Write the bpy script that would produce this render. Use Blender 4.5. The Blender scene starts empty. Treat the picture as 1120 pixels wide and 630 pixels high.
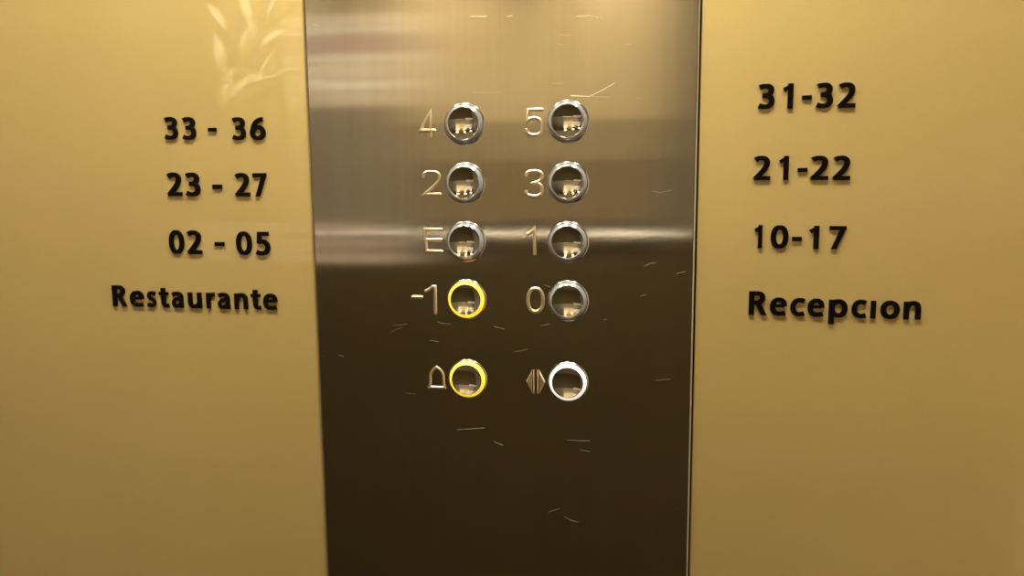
import bpy, bmesh, math
from mathutils import Vector, Matrix

sc = bpy.context.scene
COL = sc.collection
MM = 0.001

# ------------------------------------------------------------------ helpers
def link(name, me, mats, parent=None):
    o = bpy.data.objects.new(name, me)
    COL.objects.link(o)
    for m in (mats if isinstance(mats, (list, tuple)) else [mats]):
        me.materials.append(m)
    if parent is not None:
        o.parent = parent
    return o

def bm_obj(name, bm, mats, parent=None, smooth=False):
    me = bpy.data.meshes.new(name)
    bmesh.ops.recalc_face_normals(bm, faces=bm.faces)
    bm.to_mesh(me); bm.free()
    if smooth:
        for p in me.polygons: p.use_smooth = True
        try: me.set_sharp_from_angle(angle=math.radians(38))
        except Exception: pass
    return link(name, me, mats, parent)

def thing(name, label, cat, loc=(0, 0, 0), group=None):
    o = bpy.data.objects.new(name, None); COL.objects.link(o)
    o.empty_display_size = 0.02
    o.location = loc; o['label'] = label; o['category'] = cat
    if group: o['group'] = group
    return o

def add_box(bm, x0, x1, y0, y1, z0, z1, bevel=0.0, seg=2, mat=0):
    vs = [bm.verts.new((x, y, z)) for x in (x0, x1) for y in (y0, y1) for z in (z0, z1)]
    q = [(0, 1, 3, 2), (4, 6, 7, 5), (0, 4, 5, 1), (2, 3, 7, 6), (0, 2, 6, 4), (1, 5, 7, 3)]
    fs = [bm.faces.new([vs[i] for i in f]) for f in q]
    for f in fs: f.material_index = mat
    if bevel > 0:
        es = list({e for f in fs for e in f.edges})
        bmesh.ops.bevel(bm, geom=es, offset=bevel, segments=seg, profile=0.5, affect='EDGES')
    return vs

def structure(name, boxes, mat, label=None, bevel=0.0):
    bm = bmesh.new()
    for b in boxes: add_box(bm, *b, bevel=bevel)
    o = bm_obj(name, bm, mat)
    o['kind'] = 'structure'
    if label: o['label'] = label
    return o

def lathe(bm, prof, n=64, mat=0):
    """prof: (radius, height) revolved about the -Y axis through the origin (metres)."""
    rings = []
    for r, h in prof:
        if r < 1e-7:
            rings.append([bm.verts.new((0, -h, 0))])
        else:
            rings.append([bm.verts.new((r * math.cos(2 * math.pi * k / n), -h, r * math.sin(2 * math.pi * k / n))) for k in range(n)])
    for a, b in zip(rings, rings[1:]):
        for k in range(n):
            k2 = (k + 1) % n
            if len(a) == 1: f = bm.faces.new((a[0], b[k], b[k2]))
            elif len(b) == 1: f = bm.faces.new((a[k], b[0], a[k2]))
            else: f = bm.faces.new((a[k], b[k], b[k2], a[k2]))
            f.material_index = mat

# ---- strokes: a flat centreline swept with a cross-section into solid relief
def flatten(cmds, n=14):
    pts = []
    for c in cmds:
        k = c[0]
        if k in 'ML': pts.append(Vector(c[1:3]))
        elif k == 'C':
            p0 = pts[-1]; p1, p2, p3 = Vector(c[1:3]), Vector(c[3:5]), Vector(c[5:7])
            for i in range(1, n + 1):
                t = i / n; s = 1 - t
                pts.append(p0 * s ** 3 + p1 * (3 * s * s * t) + p2 * (3 * s * t * t) + p3 * t ** 3)
        elif k == 'E':                       # closed ellipse cx cy rx ry power
            cx, cy, rx, ry, pw = c[1:6]
            for i in range(40):
                a = 2 * math.pi * i / 40; ca, sa = math.cos(a), math.sin(a)
                pts.append(Vector((cx + rx * math.copysign(abs(ca) ** (2 / pw), ca), cy + ry * math.copysign(abs(sa) ** (2 / pw), sa))))
    return pts

def sweep(bm, pts, width, prof, tf, closed=False, cut0=None, cut1=None, round_ends=False):
    """pts 2-D; width(tangent)->half width; prof: (across -1..1, height); tf(x, y, h)->3-D."""
    n = len(pts); secs = []
    def norm(t): return Vector((-t.y, t.x))
    for i in range(n):
        if closed:
            a, b = pts[(i - 1) % n], pts[(i + 1) % n]; t = (b - a).normalized(); N = norm(t) * width(t)
        elif i == 0 or i == n - 1:
            t = ((pts[1] - pts[0]) if i == 0 else (pts[-1] - pts[-2])).normalized()
            N = norm(t) * width(t)
            cut = cut0 if i == 0 else cut1
            if cut is not None:
                c = Vector(cut); k = abs(c.dot(norm(t)))
                c = c if c.dot(norm(t)) > 0 else -c
                N = c * (width(t) / max(k, 0.3))
        else:
            t0 = (pts[i] - pts[i - 1]).normalized(); t1 = (pts[i + 1] - pts[i]).normalized()
            t = (t0 + t1).normalized(); m = norm(t)
            N = m * (0.5 * (width(t0) + width(t1)) / max(m.dot(norm(t0)), 0.45))
        secs.append((pts[i], N))
    if round_ends and not closed:
        def cap(p, N, d):
            out = []
            for k in (1, 2, 3):
                a = math.pi / 2 * k / 3.3
                out.append((p + d * N.length * math.sin(a), N * math.cos(a)))
            return out
        d0 = (pts[0] - pts[1]).normalized(); d1 = (pts[-1] - pts[-2]).normalized()
        secs = cap(*secs[0], d0)[::-1] + secs + cap(*secs[-1], d1)
    rows = []
    for p, N in secs:
        rows.append([bm.verts.new(tf(p.x + N.x * u, p.y + N.y * u, h)) for u, h in prof])
    m = len(prof); R = len(rows)
    for i in range(R if closed else R - 1):
        a, b = rows[i], rows[(i + 1) % R]
        for j in range(m - 1):
            bm.faces.new((a[j], a[j + 1], b[j + 1], b[j]))
        bm.faces.new((a[m - 1], a[0], b[0], b[m - 1]))
    if not closed:
        bm.faces.new(rows[0]); bm.faces.new(rows[-1][::-1])

# ------------------------------------------------------------------ materials
def mat(name):
    m = bpy.data.materials.new(name); m.use_nodes = True
    nt = m.node_tree; b = nt.nodes['Principled BSDF']
    return m, nt, b

def simple(name, col, rough=0.5, metal=0.0, coat=0.0, coat_rough=0.03, emit=None, strength=0.0, spec=0.5):
    m, nt, b = mat(name)
    b.inputs['Base Color'].default_value = (*col, 1)
    b.inputs['Roughness'].default_value = rough
    b.inputs['Metallic'].default_value = metal
    b.inputs['Coat Weight'].default_value = coat
    b.inputs['Coat Roughness'].default_value = coat_rough
    b.inputs['Specular IOR Level'].default_value = spec
    if emit:
        b.inputs['Emission Color'].default_value = (*emit, 1)
        b.inputs['Emission Strength'].default_value = strength
    return m

def gold_glass():
    m, nt, b = mat('gold_back_painted_glass')
    tc = nt.nodes.new('ShaderNodeTexCoord')
    n1 = nt.nodes.new('ShaderNodeTexNoise'); n1.inputs['Scale'].default_value = 9; n1.inputs['Detail'].default_value = 5
    n2 = nt.nodes.new('ShaderNodeTexNoise'); n2.inputs['Scale'].default_value = 900; n2.inputs['Detail'].default_value = 2
    mx = nt.nodes.new('ShaderNodeMix'); mx.data_type = 'FLOAT'; mx.inputs[0].default_value = 0.45
    r = nt.nodes.new('ShaderNodeValToRGB')
    r.color_ramp.elements[0].position = 0.25; r.color_ramp.elements[0].color = (*GOLD_A, 1)
    r.color_ramp.elements[1].position = 0.75; r.color_ramp.elements[1].color = (*GOLD_B, 1)
    for n in (n1, n2): nt.links.new(tc.outputs['Object'], n.inputs['Vector'])
    nt.links.new(n1.outputs['Fac'], mx.inputs[2]); nt.links.new(n2.outputs['Fac'], mx.inputs[3])
    nt.links.new(mx.outputs[0], r.inputs['Fac']); nt.links.new(r.outputs['Color'], b.inputs['Base Color'])
    b.inputs['Metallic'].default_value = 0.6
    b.inputs['Roughness'].default_value = 0.46
    b.inputs['Coat Weight'].default_value = 1.0
    b.inputs['Coat Roughness'].default_value = 0.02
    b.inputs['Coat IOR'].default_value = 1.8
    return m

def brushed_steel():
    m, nt, b = mat('brushed_steel')
    tc = nt.nodes.new('ShaderNodeTexCoord')
    mp = nt.nodes.new('ShaderNodeMapping'); mp.inputs['Scale'].default_value = (900, 1, 6)
    nz = nt.nodes.new('ShaderNodeTexNoise'); nz.inputs['Scale'].default_value = 1; nz.inputs['Detail'].default_value = 3
    mp2 = nt.nodes.new('ShaderNodeMapping'); mp2.inputs['Scale'].default_value = (160, 1, 2.5)
    nz2 = nt.nodes.new('ShaderNodeTexNoise'); nz2.inputs['Scale'].default_value = 1; nz2.inputs['Detail'].default_value = 2
    r = nt.nodes.new('ShaderNodeValToRGB')
    r.color_ramp.elements[0].position = 0.3; r.color_ramp.elements[0].color = (0.56, 0.53, 0.47, 1)
    r.color_ramp.elements[1].position = 0.7; r.color_ramp.elements[1].color = (0.60, 0.57, 0.51, 1)
    nt.links.new(tc.outputs['Object'], mp.inputs['Vector']); nt.links.new(mp.outputs['Vector'], nz.inputs['Vector'])
    nt.links.new(tc.outputs['Object'], mp2.inputs['Vector']); nt.links.new(mp2.outputs['Vector'], nz2.inputs['Vector'])
    nt.links.new(nz2.outputs['Fac'], r.inputs['Fac']); nt.links.new(r.outputs['Color'], b.inputs['Base Color'])
    mr = nt.nodes.new('ShaderNodeMapRange'); mr.inputs['To Min'].default_value = STEEL_R - 0.01; mr.inputs['To Max'].default_value = STEEL_R + 0.01
    nt.links.new(nz.outputs['Fac'], mr.inputs['Value']); nt.links.new(mr.outputs['Result'], b.inputs['Roughness'])
    b.inputs['Metallic'].default_value = 1.0
    b.inputs['Anisotropic'].default_value = STEEL_AN
    b.inputs['Anisotropic Rotation'].default_value = 0.0
    tg = nt.nodes.new('ShaderNodeTangent'); tg.direction_type = 'UV_MAP'; tg.uv_map = 'UVMap'
    nt.links.new(tg.outputs['Tangent'], b.inputs['Tangent'])
    return m

GOLD_A = (0.69, 0.525, 0.195); GOLD_B = (0.75, 0.575, 0.225)
STEEL_R, STEEL_AN = 0.11, 1.0
LAMP = 170.0
M_gold = gold_glass()
M_steel = brushed_steel()
M_scratch = simple('scratch_bright', (0.66, 0.60, 0.48), 0.4, 1.0)
M_black = simple('black_acrylic', (0.004, 0.003, 0.002), 0.3, 0, 0.0, spec=0.1)
M_relief = simple('relief_metal', (0.95, 0.81, 0.54), 0.36, 1.0)
M_chrome = simple('chrome', (0.62, 0.63, 0.66), 0.16, 1.0)
M_mirror = simple('mirror_cap', (0.80, 0.79, 0.76), 0.045, 1.0)
M_ring = simple('clear_ring', (0.36, 0.38, 0.41), 0.16, 0.40, 1.0, 0.06)
M_orange = simple('ring_lit_amber', (0.9, 0.6, 0.08), 0.3, 0, emit=(1.0, 0.47, 0.010), strength=1.45)
M_yellow = simple('ring_lit_yellow', (0.9, 0.75, 0.1), 0.3, 0, emit=(1.0, 0.72, 0.035), strength=0.72)
M_amber_skirt = simple('ring_lit_amber_skirt', (0.9, 0.4, 0.03), 0.3, 0, emit=(1.0, 0.27, 0.004), strength=1.0)
M_white = simple('ring_lit_white', (0.85, 0.85, 0.8), 0.3, 0, emit=(1.0, 0.95, 0.84), strength=0.72)
M_dark = simple('dark_gap', (0.10, 0.065, 0.03), 0.7)
M_wains = simple('dark_bronze_wainscot', (0.062, 0.044, 0.016), 0.5, 0.0)
M_grey = simple('taupe_laminate', (0.15, 0.13, 0.10), 0.55)
M_ltaupe = simple('light_taupe', (0.70, 0.61, 0.52), 0.55)
M_mauve = simple('mauve_reflect', (0.43, 0.30, 0.30), 0.6)
M_pale = simple('pale_reflect', (0.88, 0.83, 0.74), 0.5)
M_bgold = simple('gold_back_panel', (0.55, 0.44, 0.245), 0.5)
M_bmid = simple('gold_shade_mid', (0.31, 0.245, 0.138), 0.5)  # darkened copy of the rear gold, used for painted falloff
M_blow = simple('gold_shade_low', (0.21, 0.16, 0.085), 0.5)  # darkest copy of the rear gold, falloff put into the colour
M_taupe2 = simple('mid_taupe', (0.25, 0.215, 0.165), 0.55)
M_ceil = simple('ceiling_white', (0.75, 0.72, 0.66), 0.6)
M_floor = simple('floor_dark', (0.06, 0.032, 0.012), 0.5)
M_side = simple('side_laminate', (0.16, 0.13, 0.10), 0.5)
M_rail = simple('rail_steel', (0.90, 0.87, 0.83), 0.22, 1.0)
M_leaf = simple('white_leaf_reflect', (0.9, 0.86, 0.74), 0.4)
M_can = simple('lamp_housing', (0.55, 0.52, 0.47), 0.45)
M_lamp = simple('unseen_lamp_lens', (1, 1, 1), 0.4, emit=(1.0, 0.92, 0.74), strength=LAMP)

# ------------------------------------------------------------------ the cabin
XL, XR, YB, ZC, LY = -1.15, 1.0, -1.40, 2.10, 0.27
G = 0.003                                   # gold glass sits 3 mm behind the steel face
structure('wall_front_left', [(XL, -0.1585, G, G + 0.008, 0.0, ZC)], M_gold, 'glossy gold glass wall panel left of the steel panel', bevel=0.0009)
structure('wall_front_right', [(0.1580, XR, G, G + 0.008, 0.0, ZC)], M_gold, 'glossy gold glass wall panel right of the steel panel', bevel=0.0009)
structure('wall_front', [(XL, XR, 0.0125, 0.04, 0.0, ZC)], M_dark, 'dark backing wall seen in the gaps beside the steel panel')
structure('wall_left', [(XL - 0.03, XL, YB, 0.04, 0.0, ZC)], M_side)
structure('wall_right', [(XR, XR + 0.03, YB, 0.04, 0.0, ZC)], M_ltaupe)
structure('floor', [(XL - 0.03, XR + 0.03, YB - 0.03, 0.04, -0.03, 0.0)], M_floor)
structure('ceiling', [(XL - 0.03, XR + 0.03, YB - 0.03, 0.04, ZC, ZC + 0.03)], M_ceil)
structure('wall_back', [(XL, XR, YB - 0.03, YB, 0.0, ZC)], M_grey)
structure('trim_1', [(XL, -0.50, YB, YB + 0.012, 0.0, 1.085), (-0.50, XR, YB, YB + 0.012, 0.0, 1.165)], M_wains, 'dark bronze wainscot of the rear wall', bevel=0.003)
structure('trim_2', [(-0.56, 0.15, YB, YB + 0.012, 1.452, ZC - 0.002)], M_bgold, 'gold centre panel of the rear wall', bevel=0.003)
structure('painted_falloff_mid', [(-0.56, 0.15, YB, YB + 0.012, 1.352, 1.450)], M_bmid, 'rear gold panel darkened as painted light falloff', bevel=0.003)  # light falloff down the rear gold panel painted as two darker steps
structure('painted_falloff_low', [(-0.56, 0.15, YB, YB + 0.012, 1.20, 1.350)], M_blow, 'lower rear gold panel, darker still as painted light falloff', bevel=0.003)
structure('trim_3', [(XL, -0.503, YB, YB + 0.010, 1.088, 1.196)], M_ltaupe, 'taupe band below the handrail', bevel=0.002)
BX = (-0.86, -0.50, YB, YB + 0.016)  # the BX strips are unseen, added only for their streaks in the steel reflection
structure('mauve_reflect_strip', [(*BX, 1.642, 1.684)], M_mauve, 'mauve strip added on the rear wall for a streak in the steel')
structure('pale_reflect_strips', [(*BX, 1.690, 1.706), (*BX, 1.618, 1.638), (*BX, 1.545, 1.572)], M_pale, 'pale strips added on the rear wall for streaks in the steel')
structure('gold_reflect_strip', [(*BX, 1.740, 1.90)], M_bmid, 'darker gold strip added on the rear wall for a streak in the steel')
structure('taupe_reflect_panel', [(*BX, 1.20, 1.502)], M_taupe2, 'taupe panel added on the rear wall for its tone in the steel reflection')
structure('taupe_reflect_strips', [(*BX, 1.710, 1.738), (*BX, 1.575, 1.615), (*BX, 1.505, 1.540)], M_ltaupe, 'light taupe strips added on the rear wall for streaks in the steel')
# unseen leaf relief added to the rear wall for its reflection in gold glass
bm = bmesh.new()
LEAVES = [(-1.06, 1.50, 70, .17), (-1.03, 1.52, 40, .18), (-1.00, 1.56, 15, .17), (-1.05, 1.60, 95, .16), (-0.99, 1.64, 60, .16), (-0.93, 1.66, 30, .15), (-0.96, 1.72, 100, .13), (-0.90, 1.74, 55, .14), (-1.03, 1.72, 125, .12), (-0.88, 1.60, 5, .10), (-0.93, 1.58, 60, .12), (-1.02, 1.78, 60, .14), (-0.92, 1.79, 110, .12)]
for cx, cz, ang, L in LEAVES:
    L *= 0.72
    a = math.radians(ang); d = Vector((math.cos(a), 0, math.sin(a))); nrm = Vector((-math.sin(a), 0, math.cos(a)))
    base = Vector((cx, YB + 0.004, cz)); top = []; bot = []; mid = []; n = 10
    for i in range(n + 1):
        t = i / n; wd = 0.20 * L * math.sin(math.pi * t ** 0.8) + 0.0006
        p = base + d * (L * t); up = Vector((0, 0.004 + 0.014 * math.sin(math.pi * t), 0))
        top.append(bm.verts.new(p + nrm * wd)); bot.append(bm.verts.new(p - nrm * wd)); mid.append(bm.verts.new(p + up))
    for i in range(n):
        bm.faces.new((top[i], top[i + 1], mid[i + 1], mid[i])); bm.faces.new((mid[i], mid[i + 1], bot[i + 1], bot[i]))
        bm.faces.new((bot[i], bot[i + 1], top[i + 1], top[i]))
    bm.faces.new((top[0], mid[0], bot[0])); bm.faces.new((top[n], bot[n], mid[n]))
o = bm_obj('leaf_reflect_relief', bm, M_leaf, smooth=True); o['kind'] = 'structure'; o['label'] = 'pale leaf relief added on the rear wall for its reflection in the gold glass'
bm = bmesh.new()
rings = []
for x in (-0.86, 0.17):
    rings.append([bm.verts.new((x, YB + 0.06 + 0.010 * math.cos(a), 1.168 + 0.010 * math.sin(a))) for a in [2 * math.pi * k / 24 for k in range(24)]])
for k in range(24): bm.faces.new((rings[0][k], rings[1][k], rings[1][(k + 1) % 24], rings[0][(k + 1) % 24]))
bm.faces.new(rings[0]); bm.faces.new(rings[1][::-1])
for x in (-0.75, -0.35, 0.06): add_box(bm, x - 0.012, x + 0.012, YB + 0.008, YB + 0.05, 1.160, 1.178, bevel=0.002)
o = bm_obj('trim_6', bm, M_rail, smooth=True); o['kind'] = 'structure'; o['label'] = 'tubular steel handrail on the rear wall'
# unseen downlights; can depths shape the wall falloff, rear left one added for the leaves
def zr(bm, prof, n=48):
    rg = []
    for r, z in prof:
        rg.append([bm.verts.new((r * math.cos(2 * math.pi * k / n), r * math.sin(2 * math.pi * k / n), z)) for k in range(n)])
    for a, b in zip(rg, rg[1:]):
        for k in range(n): bm.faces.new((a[k], b[k], b[(k + 1) % n], a[(k + 1) % n]))
    return rg
for (x, y, dp) in ((-0.50, -LY, 0.035), (-0.10, -LY, 0.035), (0.30, -LY, 0.035), (-0.92, YB + 0.15, 0.155), (-0.45, YB + 0.15, 0.155), (0.03, YB + 0.15, 0.155)):
    t = thing('unseen_ceiling_light', 'unseen round surface mounted downlight on the white lift ceiling', 'ceiling light', (x, y, ZC), 'unseen downlights on the lift ceiling')
    bm = bmesh.new()
    zr(bm, [(0.090, 0), (0.090, 0.004 - dp), (0.088, -dp), (0.082, -dp), (0.080, 0.004 - dp), (0.080, -0.004)])
    bm_obj('housing', bm, M_can, t, True)
    bm = bmesh.new()
    rg = zr(bm, [(0.0795, -0.002), (0.079, -0.004), (0.076, -0.007), (0.03, -0.009)])
    bm.faces.new(rg[-1])
    bm_obj('lens', bm, M_lamp, t)  # lens of an unseen downlight

# ------------------------------------------------------------------ steel panel
panel = thing('control_panel', 'tall brushed steel lift control panel between the two gold walls', 'control panel', (0, 0, 0))
bm = bmesh.new()
add_box(bm, -0.1572, 0.1568, 0.0, 0.0118, 0.0, 2.028, bevel=0.0020, seg=6)
SCR = [[(-17.8,1429.1),(-11.9,1428.7),(-5.4,1428.6)],[(11.2,1427.8),(14.8,1428.1)],[(64.4,1425.4),(74.9,1425.3),(79.7,1424.0),(82.5,1422.9)],[(-148.7,1428.7),(-144.8,1427.8)],[(20.6,1434.2),(29.2,1434.5)],[(61.0,1366.3),(75.1,1365.5),(85.6,1370.4),(93.9,1374.9)],[(75.1,1365.5),(90.5,1364.6)],[(46.8,1376.0),(54.6,1376.1)],[(100.5,1403.7),(106.0,1402.8)],[(-17.2,1371.3),(-7.6,1370.7),(5.6,1370.6)],[(123.3,1292.9),(129.5,1291.8),(138.4,1293.5)],[(118.5,1234.8),(122.7,1237.0),(126.9,1237.4)],[(143.1,1229.3),(150.0,1230.8)],[(-50.5,1186.6),(-45.1,1185.2),(-38.8,1185.3)],[(-2.6,1183.9),(6.6,1181.9)],[(-91.3,1176.3),(-85.6,1179.6),(-80.7,1181.2)],[(-79.9,1124.7),(-70.3,1124.3)],[(-3.8,1086.2),(0.1,1084.9),(4.0,1083.5)],[(57.5,1091.0),(66.5,1090.7),(76.2,1091.2)],[(68.8,1083.1),(76.3,1081.9)],[(55.3,1024.8),(60.6,1021.9),(66.7,1020.8)],[(128.3,1143.6),(139.7,1145.1)],[(36.7,1185.6),(43.4,1186.9)],[(14.0,1163.1),(18.5,1164.0),(25.4,1165.7)],[(-153.5,1154.7),(-152.7,1154.4)],[(-115.7,1077.5),(-114.9,1077.1)],[(51.8,1412.4),(60.2,1411.8)],[(115.2,1210.9),(120.2,1212.4)],[(42.2,1027.8),(51.4,1031.7)],[(-138.5,1156.0),(-133.6,1154.6)],[(146.6,1039.0),(147.3,1038.3)],[(-57.2,1171.0),(-49.3,1169.7)],[(39.8,1218.5),(44.2,1217.1)],[(86.7,1191.3),(89.6,1192.1)],[(-35.0,1094.9),(-11.4,1097.7)],[(110.6,1363.5),(113.3,1362.8)],[(50.4,1405.0),(54.6,1405.2)],[(-88.7,1182.6),(-76.6,1184.0)]]
plate_faces = set(bm.faces)
STRONG = {0: 0.42, 1: 0.3, 2: 0.5, 3: 0.35, 5: 0.3}
for i, s in enumerate(SCR):
    hw = STRONG.get(i, 0.09)
    pts = flatten([('M', *s[0])] + [('L', *p) for p in s[1:]])
    sweep(bm, pts, lambda t: hw, [(-1, -0.02), (-0.5, 0.05), (0.5, 0.05), (1, -0.02)], lambda x, y, h: Vector((x * MM, -h * MM, y * MM)), round_ends=True)
for f in bm.faces:
    if f not in plate_faces: f.material_index = 1
uv = bm.loops.layers.uv.new('UVMap')
for f in bm.faces:
    for l in f.loops: l[uv].uv = (l.vert.co.x + 0.5 + l.vert.co.y, l.vert.co.z)
fp = bm_obj('faceplate', bm, [M_steel, M_scratch], panel)

# raised numerals and symbols beside the buttons (boxes in mm: x0, x1, z0, z1)
RND = [(-1, 0), (-0.92, 0.45), (-0.7, 0.85), (-0.36, 1.1), (0, 1.2), (0.36, 1.1), (0.7, 0.85), (0.92, 0.45), (1, 0)]
HW = 1.5
def relief(name, label, box, strokes, hw=HW, solids=(), name2='numeral', dz=0.0):
    x0, x1, z0, z1 = box; W, H = x1 - x0, z1 - z0
    bm = bmesh.new()
    # strokes are given in a box of W x H millimetres
    for st in strokes:
        pts = flatten(st['p'](W, H))
        w = st.get('w', hw)
        sweep(bm, pts, lambda t: w, RND, lambda x, y, h: Vector(((x0 + x) * MM, -h * MM, (z0 + y) * MM)), closed=st.get('closed', False), round_ends=not st.get('closed', False))
    for poly in solids:
        pl = [Vector(p) for p in poly]; c = sum(pl, Vector((0, 0))) / len(pl)
        lo = [bm.verts.new(((x0 + p.x) * MM, 0, (z0 + p.y) * MM)) for p in pl]
        hi = [bm.verts.new(((x0 + (p + (c - p) * 0.28).x) * MM, -1.0 * MM, (z0 + (p + (c - p) * 0.28).y) * MM)) for p in pl]
        k = len(pl)
        for i in range(k): bm.faces.new((lo[i], lo[(i + 1) % k], hi[(i + 1) % k], hi[i]))
        bm.faces.new(hi); bm.faces.new(lo[::-1])
    o = bm_obj(name2, bm, M_relief, panel, True)
    o['label'] = label
    return o
h = HW
relief('4', 'raised metal numeral 4', (-62.5, -47.7, 1336.3, 1358.9), [
    {'p': lambda W, H: [('M', W * .70, h), ('L', W * .70, H - h), ('L', h, H * .27), ('L', W - h, H * .27)]}])
relief('2', 'raised metal numeral 2', (-61.0, -44.3, 1290.2, 1311.2), [
    {'p': lambda W, H: [('M', h, H * .74), ('C', h * 1.2, H * .92, W * .30, H - h, W * .50, H - h), ('C', W * .78, H - h, W - h, H * .87, W - h, H * .72), ('C', W - h, H * .55, W * .72, H * .42, W * .12, h), ('L', W - h, h)]}], hw=1.25)
relief('E', 'raised metal letter E', (-60.1, -43.8, 1243.6, 1264.5), [
    {'p': lambda W, H: [('M', W - h, H - h), ('L', h, H - h), ('L', h * 1.3, h), ('L', W - h, h)]},
    {'p': lambda W, H: [('M', h, H * .53), ('L', W * .88, H * .53)]}])
relief('-1', 'raised metal numeral minus 1', (-72.2, -49.2, 1192.7, 1217.3), [
    {'p': lambda W, H: [('M', h, H * .585), ('L', 10.3 - h, H * .585)]},
    {'p': lambda W, H: [('M', 13.0, H * .80), ('C', 15.5, H * .84, 17.5, H * .90, 18.8, H - h), ('L', 20.6, H - h), ('L', 20.6, h)]}])
relief('bell', 'raised metal bell symbol', (-59.9, -43.5, 1129.2, 1149.8), [
    {'p': lambda W, H: [('M', h * .8, h), ('C', W * .16, H * .12, W * .16, H * .3, W * .17, H * .55), ('C', W * .18, H * .72, W * .36, H * .86, W * .5, H - h), ('C', W * .64, H * .86, W * .84, H * .74, W * .85, H * .55), ('C', W * .86, H * .3, W * .86, H * .12, W - h * .8, h)], 'w': 1.15},
    {'p': lambda W, H: [('M', W * .2, H * .085), ('L', W * .8, H * .085)], 'w': 1.2}], name2='bell_symbol')
relief('5', 'raised metal numeral 5', (24.1, 39.4, 1335.6, 1358.1), [
    {'p': lambda W, H: [('M', W - h, H - h), ('L', W * .22, H - h), ('L', W * .12, H * .54), ('C', W * .28, H * .66, W * .46, H * .66, W * .55, H * .65), ('C', W * .82, H * .63, W - h, H * .48, W - h, H * .33), ('C', W - h, H * .14, W * .76, h, W * .5, h), ('C', W * .32, h, W * .16, H * .1, h, H * .24)]}])
relief('3', 'raised metal numeral 3', (23.5, 39.4, 1288.0, 1310.7), [
    {'p': lambda W, H: [('M', h, H * .80), ('C', W * .14, H * .92, W * .32, H - h, W * .5, H - h), ('C', W * .78, H - h, W * .9, H * .88, W * .9, H * .76), ('C', W * .9, H * .63, W * .75, H * .54, W * .48, H * .53), ('C', W * .8, H * .52, W - h, H * .42, W - h, H * .28), ('C', W - h, H * .14, W * .78, h, W * .5, h), ('C', W * .3, h, W * .12, H * .1, h, H * .22)]}])
relief('1', 'raised metal numeral 1', (24.7, 33.2, 1242.5, 1265.1), [
    {'p': lambda W, H: [('M', h, H * .75), ('C', W * .3, H * .78, W * .6, H * .84, W * .78, H - h), ('L', W * .82, h)]}])
relief('0', 'raised metal numeral 0', (23.9, 40.4, 1195.3, 1217.3), [
    {'p': lambda W, H: [('E', W * .5, H * .5, W * .5 - h - .6, H * .5 - h, 2.2)], 'closed': True}])
Wd, Hd = 16.6, 21.8
relief('door', 'raised metal door opening symbol of two triangles', (23.7, 40.3, 1128.1, 1149.9), [
    {'p': lambda W, H: [('M', W * .40, h), ('L', W * .40, H - h)], 'w': 0.6},
    {'p': lambda W, H: [('M', W * .60, h), ('L', W * .60, H - h)], 'w': 0.6}],
    solids=[[(0.2, Hd * .5), (Wd * .33, Hd * .97), (Wd * .33, Hd * .03)], [(Wd - .2, Hd * .5), (Wd * .67, Hd * .03), (Wd * .67, Hd * .97)]], name2='door_symbol')

# ------------------------------------------------------------------ push buttons
RING_PROF = [(12.75, 0.0), (15.2, 0.0), (15.22, 1.6), (15.0, 2.15), (14.5, 3.0), (13.9, 3.9), (13.4, 4.5), (13.05, 4.75), (12.8, 4.7), (12.75, 0.0)]
def meshes():
    out = {}
    bm = bmesh.new()
    lathe(bm, [(r * MM, h * MM) for r, h in [(15.0, 0.0), (16.5, 0.0), (16.6, 0.35), (16.3, 0.9), (15.75, 1.25), (15.3, 1.25), (15.25, 0.05), (15.0, 0.0)]])
    out['bezel'] = bm
    bm = bmesh.new()
    lathe(bm, [(r * MM, h * MM) for r, h in RING_PROF])
    out['light_ring'] = bm
    bm = bmesh.new()
    a = math.radians(21.5); r0 = 12.4; Rr = r0 / math.sin(a); hr = 4.85
    prof = [(0, 0.0), (12.65, 0.0), (12.68, 4.7), (12.55, 4.85)]
    for k in range(17):
        b = a * (1 - k / 16); prof.append((Rr * math.sin(b) if k < 16 else 0.0, hr - Rr * (math.cos(b) - math.cos(a))))
    lathe(bm, [(r * MM, h * MM) for r, h in prof])
    out['cap'] = bm
    return out
MB = meshes()
ME = {}
for k, bm in MB.items():
    me = bpy.data.meshes.new(k); bmesh.ops.recalc_face_normals(bm, faces=bm.faces); bm.to_mesh(me); bm.free()
    for p in me.polygons: p.use_smooth = True
    me.set_sharp_from_angle(angle=math.radians(40))
    me.materials.append({'bezel': M_chrome, 'light_ring': M_ring, 'cap': M_mirror}[k])
    ME[k] = me
RINGS = {None: ME['light_ring']}
for key, m in (('orange', M_orange), ('yellow', M_yellow), ('white', M_white)):
    me = ME['light_ring'].copy(); me.materials.clear(); me.materials.append(m)
    if key == 'orange':                       # the amber ring is deeper in colour on its skirt
        me.materials.append(M_amber_skirt)
        for p in me.polygons:
            if -p.center.y < 2.2 * MM: p.material_index = 1
    RINGS[key] = me
BT = [(-24.4, 1346.9, None, 'round chrome lift button beside the raised numeral 4'),
      (-24.6, 1300.3, None, 'round chrome lift button beside the raised numeral 2'),
      (-24.8, 1253.3, None, 'round chrome lift button beside the raised letter E'),
      (-24.8, 1206.0, 'orange', 'round lift button with glowing amber ring beside minus 1'),
      (-25.0, 1139.2, 'yellow', 'round lift button with pale yellow ring beside the bell symbol'),
      (58.4, 1347.0, None, 'round chrome lift button beside the raised numeral 5'),
      (58.5, 1299.8, None, 'round chrome lift button beside the raised numeral 3'),
      (58.5, 1253.2, None, 'round chrome lift button beside the raised numeral 1'),
      (58.6, 1206.2, None, 'round chrome lift button beside the raised numeral 0'),
      (58.5, 1139.8, 'white', 'round lift button with white lit ring beside the door symbol')]
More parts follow.
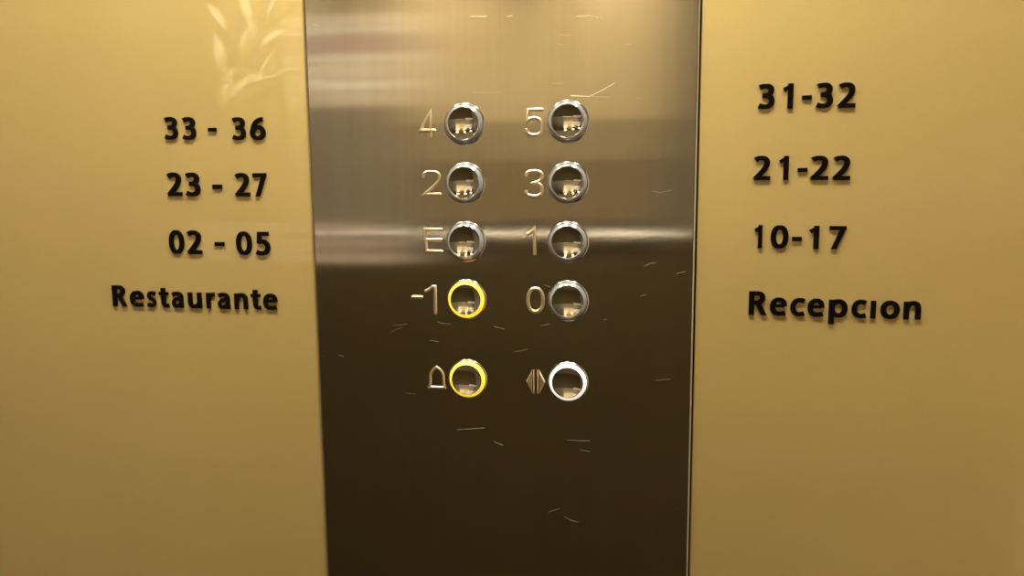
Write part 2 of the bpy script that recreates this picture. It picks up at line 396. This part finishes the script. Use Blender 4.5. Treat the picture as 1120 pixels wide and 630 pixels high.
for x, z, lit, lab in BT:
    t = thing('push_button', lab, 'button', (x * MM, 0, z * MM), 'round push buttons on the steel panel')
    for k in ('bezel', 'light_ring', 'cap'):
        o = bpy.data.objects.new(k, RINGS[lit] if k == 'light_ring' else ME[k]); COL.objects.link(o); o.parent = t
        if k == 'light_ring' and lit:
            o['label'] = {'orange': 'glowing amber ring', 'yellow': 'pale yellow ring', 'white': 'white lit ring'}[lit]
        if k == 'cap': o['label'] = 'concave mirror polished cap'

# ------------------------------------------------------------------ black relief lettering
HV, HH = 77, 60
GL = {
 '0': (500, 650, [dict(p=[('E', 250, 325, 176, 269, 2.25)], closed=True)]),
 '1': (290, 650, [dict(p=[('M', 213, 0), ('L', 213, 650)], w=77), dict(p=[('M', 235, 590), ('L', 24, 488)], w=56)]),
 '2': (450, 650, [dict(p=[('M', 36, 545), ('C', 90, 585, 140, 595, 190, 595), ('C', 300, 595, 348, 545, 348, 465), ('C', 348, 370, 285, 285, 70, 60)], cut1=(1, 0)), dict(p=[('M', 15, 56), ('L', 440, 56)], w=56)]),
 '3': (440, 650, [dict(p=[('M', 40, 560), ('C', 90, 590, 150, 596, 200, 596), ('C', 300, 596, 348, 550, 348, 490), ('C', 348, 400, 280, 350, 190, 348), ('L', 115, 348)]), dict(p=[('M', 115, 348), ('L', 200, 348), ('C', 300, 345, 366, 290, 366, 198), ('C', 366, 100, 290, 54, 190, 54), ('C', 130, 54, 70, 68, 24, 92)])]),
 '5': (430, 650, [dict(p=[('M', 80, 594), ('L', 400, 594)], w=56), dict(p=[('M', 122, 640), ('L', 100, 320)], w=62), dict(p=[('M', 75, 362), ('C', 110, 376, 150, 382, 190, 382), ('C', 300, 382, 358, 315, 358, 222), ('C', 358, 110, 280, 54, 175, 54), ('C', 115, 54, 70, 66, 22, 90)])]),
 '6': (470, 650, [dict(p=[('M', 405, 592), ('C', 220, 592, 84, 470, 74, 215)], w=66), dict(p=[('E', 236, 212, 166, 158, 2.1)], closed=True)]),
 '7': (480, 650, [dict(p=[('M', 0, 592), ('L', 474, 592)], w=58), dict(p=[('M', 395, 600), ('L', 140, 0)], w=72, cut1=(1, 0))]),
 'R': (500, 650, [dict(p=[('M', 75, 0), ('L', 75, 650)], w=75), dict(p=[('M', 75, 593), ('L', 215, 593), ('C', 330, 593, 368, 545, 368, 480), ('C', 368, 400, 310, 338, 215, 338), ('L', 75, 338)]), dict(p=[('M', 240, 350), ('L', 412, 0)], w=72, cut1=(1, 0))]),
 'e': (470, 490, [dict(p=[('M', 75, 268), ('L', 395, 268)], w=45), dict(p=[('M', 398, 250), ('C', 405, 380, 345, 437, 245, 437), ('C', 140, 437, 72, 360, 72, 242), ('C', 72, 110, 150, 54, 275, 54), ('C', 335, 54, 390, 64, 430, 82)])]),
 's': (360, 490, [dict(p=[('M', 322, 405), ('C', 270, 436, 80, 470, 80, 350), ('C', 80, 240, 285, 275, 285, 145), ('C', 285, 20, 90, 44, 24, 90)], w=62)]),
 't': (330, 600, [dict(p=[('M', 145, 600), ('L', 145, 170), ('C', 145, 80, 190, 54, 250, 54), ('C', 280, 54, 300, 58, 325, 64)]), dict(p=[('M', 0, 430), ('L', 315, 430)], w=50)]),
 'a': (430, 490, [dict(p=[('M', 45, 396), ('C', 100, 428, 150, 438, 200, 438), ('C', 310, 438, 356, 390, 356, 300), ('L', 356, 0)]), dict(p=[('M', 356, 288), ('C', 180, 288, 70, 240, 70, 145), ('C', 70, 80, 120, 52, 175, 52), ('C', 260, 52, 345, 100, 356, 190)], w=58)]),
 'u': (460, 480, [dict(p=[('M', 70, 480), ('L', 70, 200), ('C', 70, 95, 120, 54, 200, 54), ('C', 300, 54, 380, 110, 390, 220)]), dict(p=[('M', 390, 480), ('L', 390, 0)])]),
 'r': (310, 490, [dict(p=[('M', 70, 0), ('L', 70, 480)]), dict(p=[('M', 75, 230), ('C', 80, 380, 180, 440, 308, 425)], w=62)]),
 'n': (460, 490, [dict(p=[('M', 70, 0), ('L', 70, 480)]), dict(p=[('M', 75, 250), ('C', 90, 380, 160, 436, 250, 436), ('C', 350, 436, 390, 380, 390, 290), ('L', 390, 0)])]),
 'c': (400, 490, [dict(p=[('M', 385, 402), ('C', 345, 428, 305, 436, 262, 436), ('C', 140, 436, 72, 350, 72, 242), ('C', 72, 115, 150, 54, 265, 54), ('C', 310, 54, 350, 62, 392, 80)])]),
 'p': (500, 490, [dict(p=[('M', 70, -190), ('L', 70, 480)]), dict(p=[('E', 255, 243, 175, 190, 2.1)], closed=True)]),
 'i': (140, 480, [dict(p=[('M', 70, 0), ('L', 70, 480)])]),
 'o': (500, 490, [dict(p=[('E', 250, 243, 180, 190, 2.1)], closed=True)]),
}
SIGNS = [
('33 - 36', [('3', -290.0, 12.4, 1339.7, 18.9), ('3', -273.1, 12.6, 1339.3, 18.8), ('-', -249.1, 7.8, 1345.6, 3.2), ('3', -226.8, 12.2, 1338.3, 18.6), ('6', -210.5, 13.8, 1337.9, 18.5)], 'black raised sign reading 33 - 36 on the left gold wall'),
('23 - 27', [('2', -290.7, 13.9, 1291.4, 20.2), ('3', -273.4, 13.6, 1291.2, 20.1), ('-', -248.1, 9.0, 1297.1, 4.0), ('2', -226.8, 13.5, 1290.7, 19.8), ('7', -210.2, 12.4, 1290.6, 19.7)], 'black raised sign reading 23 - 27 on the left gold wall'),
('02 - 05', [('0', -292.7, 14.3, 1241.2, 20.7), ('2', -275.1, 13.8, 1241.0, 20.6), ('-', -249.2, 9.2, 1248.1, 3.6), ('0', -228.9, 14.5, 1240.6, 20.3), ('5', -210.8, 13.2, 1240.5, 20.2)], 'black raised sign reading 02 - 05 on the left gold wall'),
('Restaurante', [('R', -352.6, 14.4, 1193.5, 18.9), ('e', -335.0, 13.6, 1193.4, 18.9), ('s', -318.3, 9.3, 1193.4, 18.9), ('t', -306.0, 9.3, 1193.4, 18.8), ('a', -294.1, 11.4, 1193.3, 18.8), ('u', -277.9, 12.9, 1193.3, 18.8), ('r', -260.2, 8.1, 1193.3, 18.7), ('a', -249.7, 11.7, 1193.2, 18.7), ('n', -233.4, 12.2, 1193.2, 18.7), ('t', -217.8, 9.2, 1193.2, 18.7), ('e', -206.3, 12.9, 1193.2, 18.6)], 'black raised lettering reading Restaurante on the left gold wall'),
('31-32', [('3', 200.1, 11.8, 1353.1, 18.1), ('1', 217.7, 7.4, 1352.9, 18.1), ('-', 231.3, 6.9, 1358.9, 3.2), ('3', 241.2, 11.7, 1352.7, 18.0), ('2', 256.7, 12.1, 1352.5, 17.9)], 'black raised sign reading 31-32 on the right gold wall'),
('21-22', [('2', 198.7, 12.2, 1300.5, 18.0), ('1', 216.7, 7.1, 1300.4, 17.9), ('-', 230.1, 7.1, 1306.3, 3.0), ('2', 239.7, 12.6, 1300.2, 17.8), ('2', 255.4, 12.2, 1300.1, 17.7)], 'black raised sign reading 21-22 on the right gold wall'),
('10-17', [('1', 200.6, 5.8, 1249.1, 17.7), ('0', 212.6, 12.8, 1249.0, 17.6), ('-', 228.0, 7.1, 1254.6, 3.4), ('1', 240.2, 7.2, 1248.8, 17.5), ('7', 254.5, 12.2, 1248.7, 17.4)], 'black raised sign reading 10-17 on the right gold wall'),
('Recepcion', [('R', 198.1, 13.6, 1197.6, 18.4), ('e', 213.8, 12.3, 1197.4, 18.4), ('c', 228.8, 10.2, 1197.3, 18.4), ('e', 241.4, 11.8, 1197.2, 18.3), ('p', 256.7, 13.2, 1197.0, 18.3), ('c', 273.0, 10.0, 1196.9, 18.2), ('i', 286.5, 3.4, 1196.8, 18.2), ('o', 293.4, 13.2, 1196.7, 18.2), ('n', 309.6, 11.7, 1196.6, 18.2)], 'black raised lettering reading Recepcion on the right gold wall'),
]
TH = 1.4                                                   # letter thickness, mm
def flat_prof(b): return [(-1, 0), (-1, TH - .3), (-1 + b, TH), (1 - b, TH), (1, TH - .3), (1, 0)]
for text, glyphs, lab in SIGNS:
    x0 = glyphs[0][1]; z0 = glyphs[0][3]
    word = text[0] == 'R'
    root = thing('floor_sign', lab, 'sign', (x0 * MM, G, z0 * MM), 'black signs on the gold walls')
    for ch, gx, gw, gz, gh in glyphs:
        bm = bmesh.new()
        if ch == '-':
            add_box(bm, (gx - x0) * MM, (gx + gw - x0) * MM, -TH * MM, 0, (gz - z0) * MM, (gz + gh - z0) * MM, bevel=0.00025, seg=1)
            bm_obj('dash', bm, M_black, root)
            continue
        W, H, strokes = GL[ch]
        sx = gw / W; sy = gh / 650
        for si, st in enumerate(strokes):
            pts = flatten(st['p']); lift = 1 + 0.04 * si
            w = st.get('w')
            wf = (lambda t, w=w: w) if w else (lambda t: HH + (HV - HH) * abs(t.y))
            sweep(bm, pts, wf, flat_prof(0.12), lambda x, y, hh: Vector(((gx + x * sx - x0) * MM, -hh * lift * MM, (gz + y * sy - z0) * MM)), closed=st.get('closed', False), cut0=st.get('cut0'), cut1=st.get('cut1'))
        bm_obj('letter' if word else 'digit', bm, M_black, root)

# ------------------------------------------------------------------ camera, world, view
cam = bpy.data.cameras.new('camera'); co = bpy.data.objects.new('camera', cam); COL.objects.link(co)
R = Matrix(((0.9833862294443418, -0.015310808812258516, 0.18087869656970287), (0.18130735318501195, 0.13168528149956488, -0.9745699719965857), (-0.008897607559647846, 0.9911733278140079, 0.13227345466804621)))
co.matrix_world = Matrix.Translation((0.128, -0.62, 1.30)) @ R.to_4x4()
cam.sensor_width = 36; cam.lens = 860 / 1120 * 36; cam.clip_start = 0.01
sc.camera = co
w = bpy.data.worlds.new('world'); sc.world = w; w.use_nodes = True
w.node_tree.nodes['Background'].inputs['Color'].default_value = (0.02, 0.018, 0.015, 1)
vs = sc.view_settings
vs.view_transform = 'Standard'; vs.look = 'None'; vs.gamma = 1; vs.use_curve_mapping = False
vs.exposure = 0.0
sc.cycles.max_bounces = 8
sc.cycles.use_denoising = True
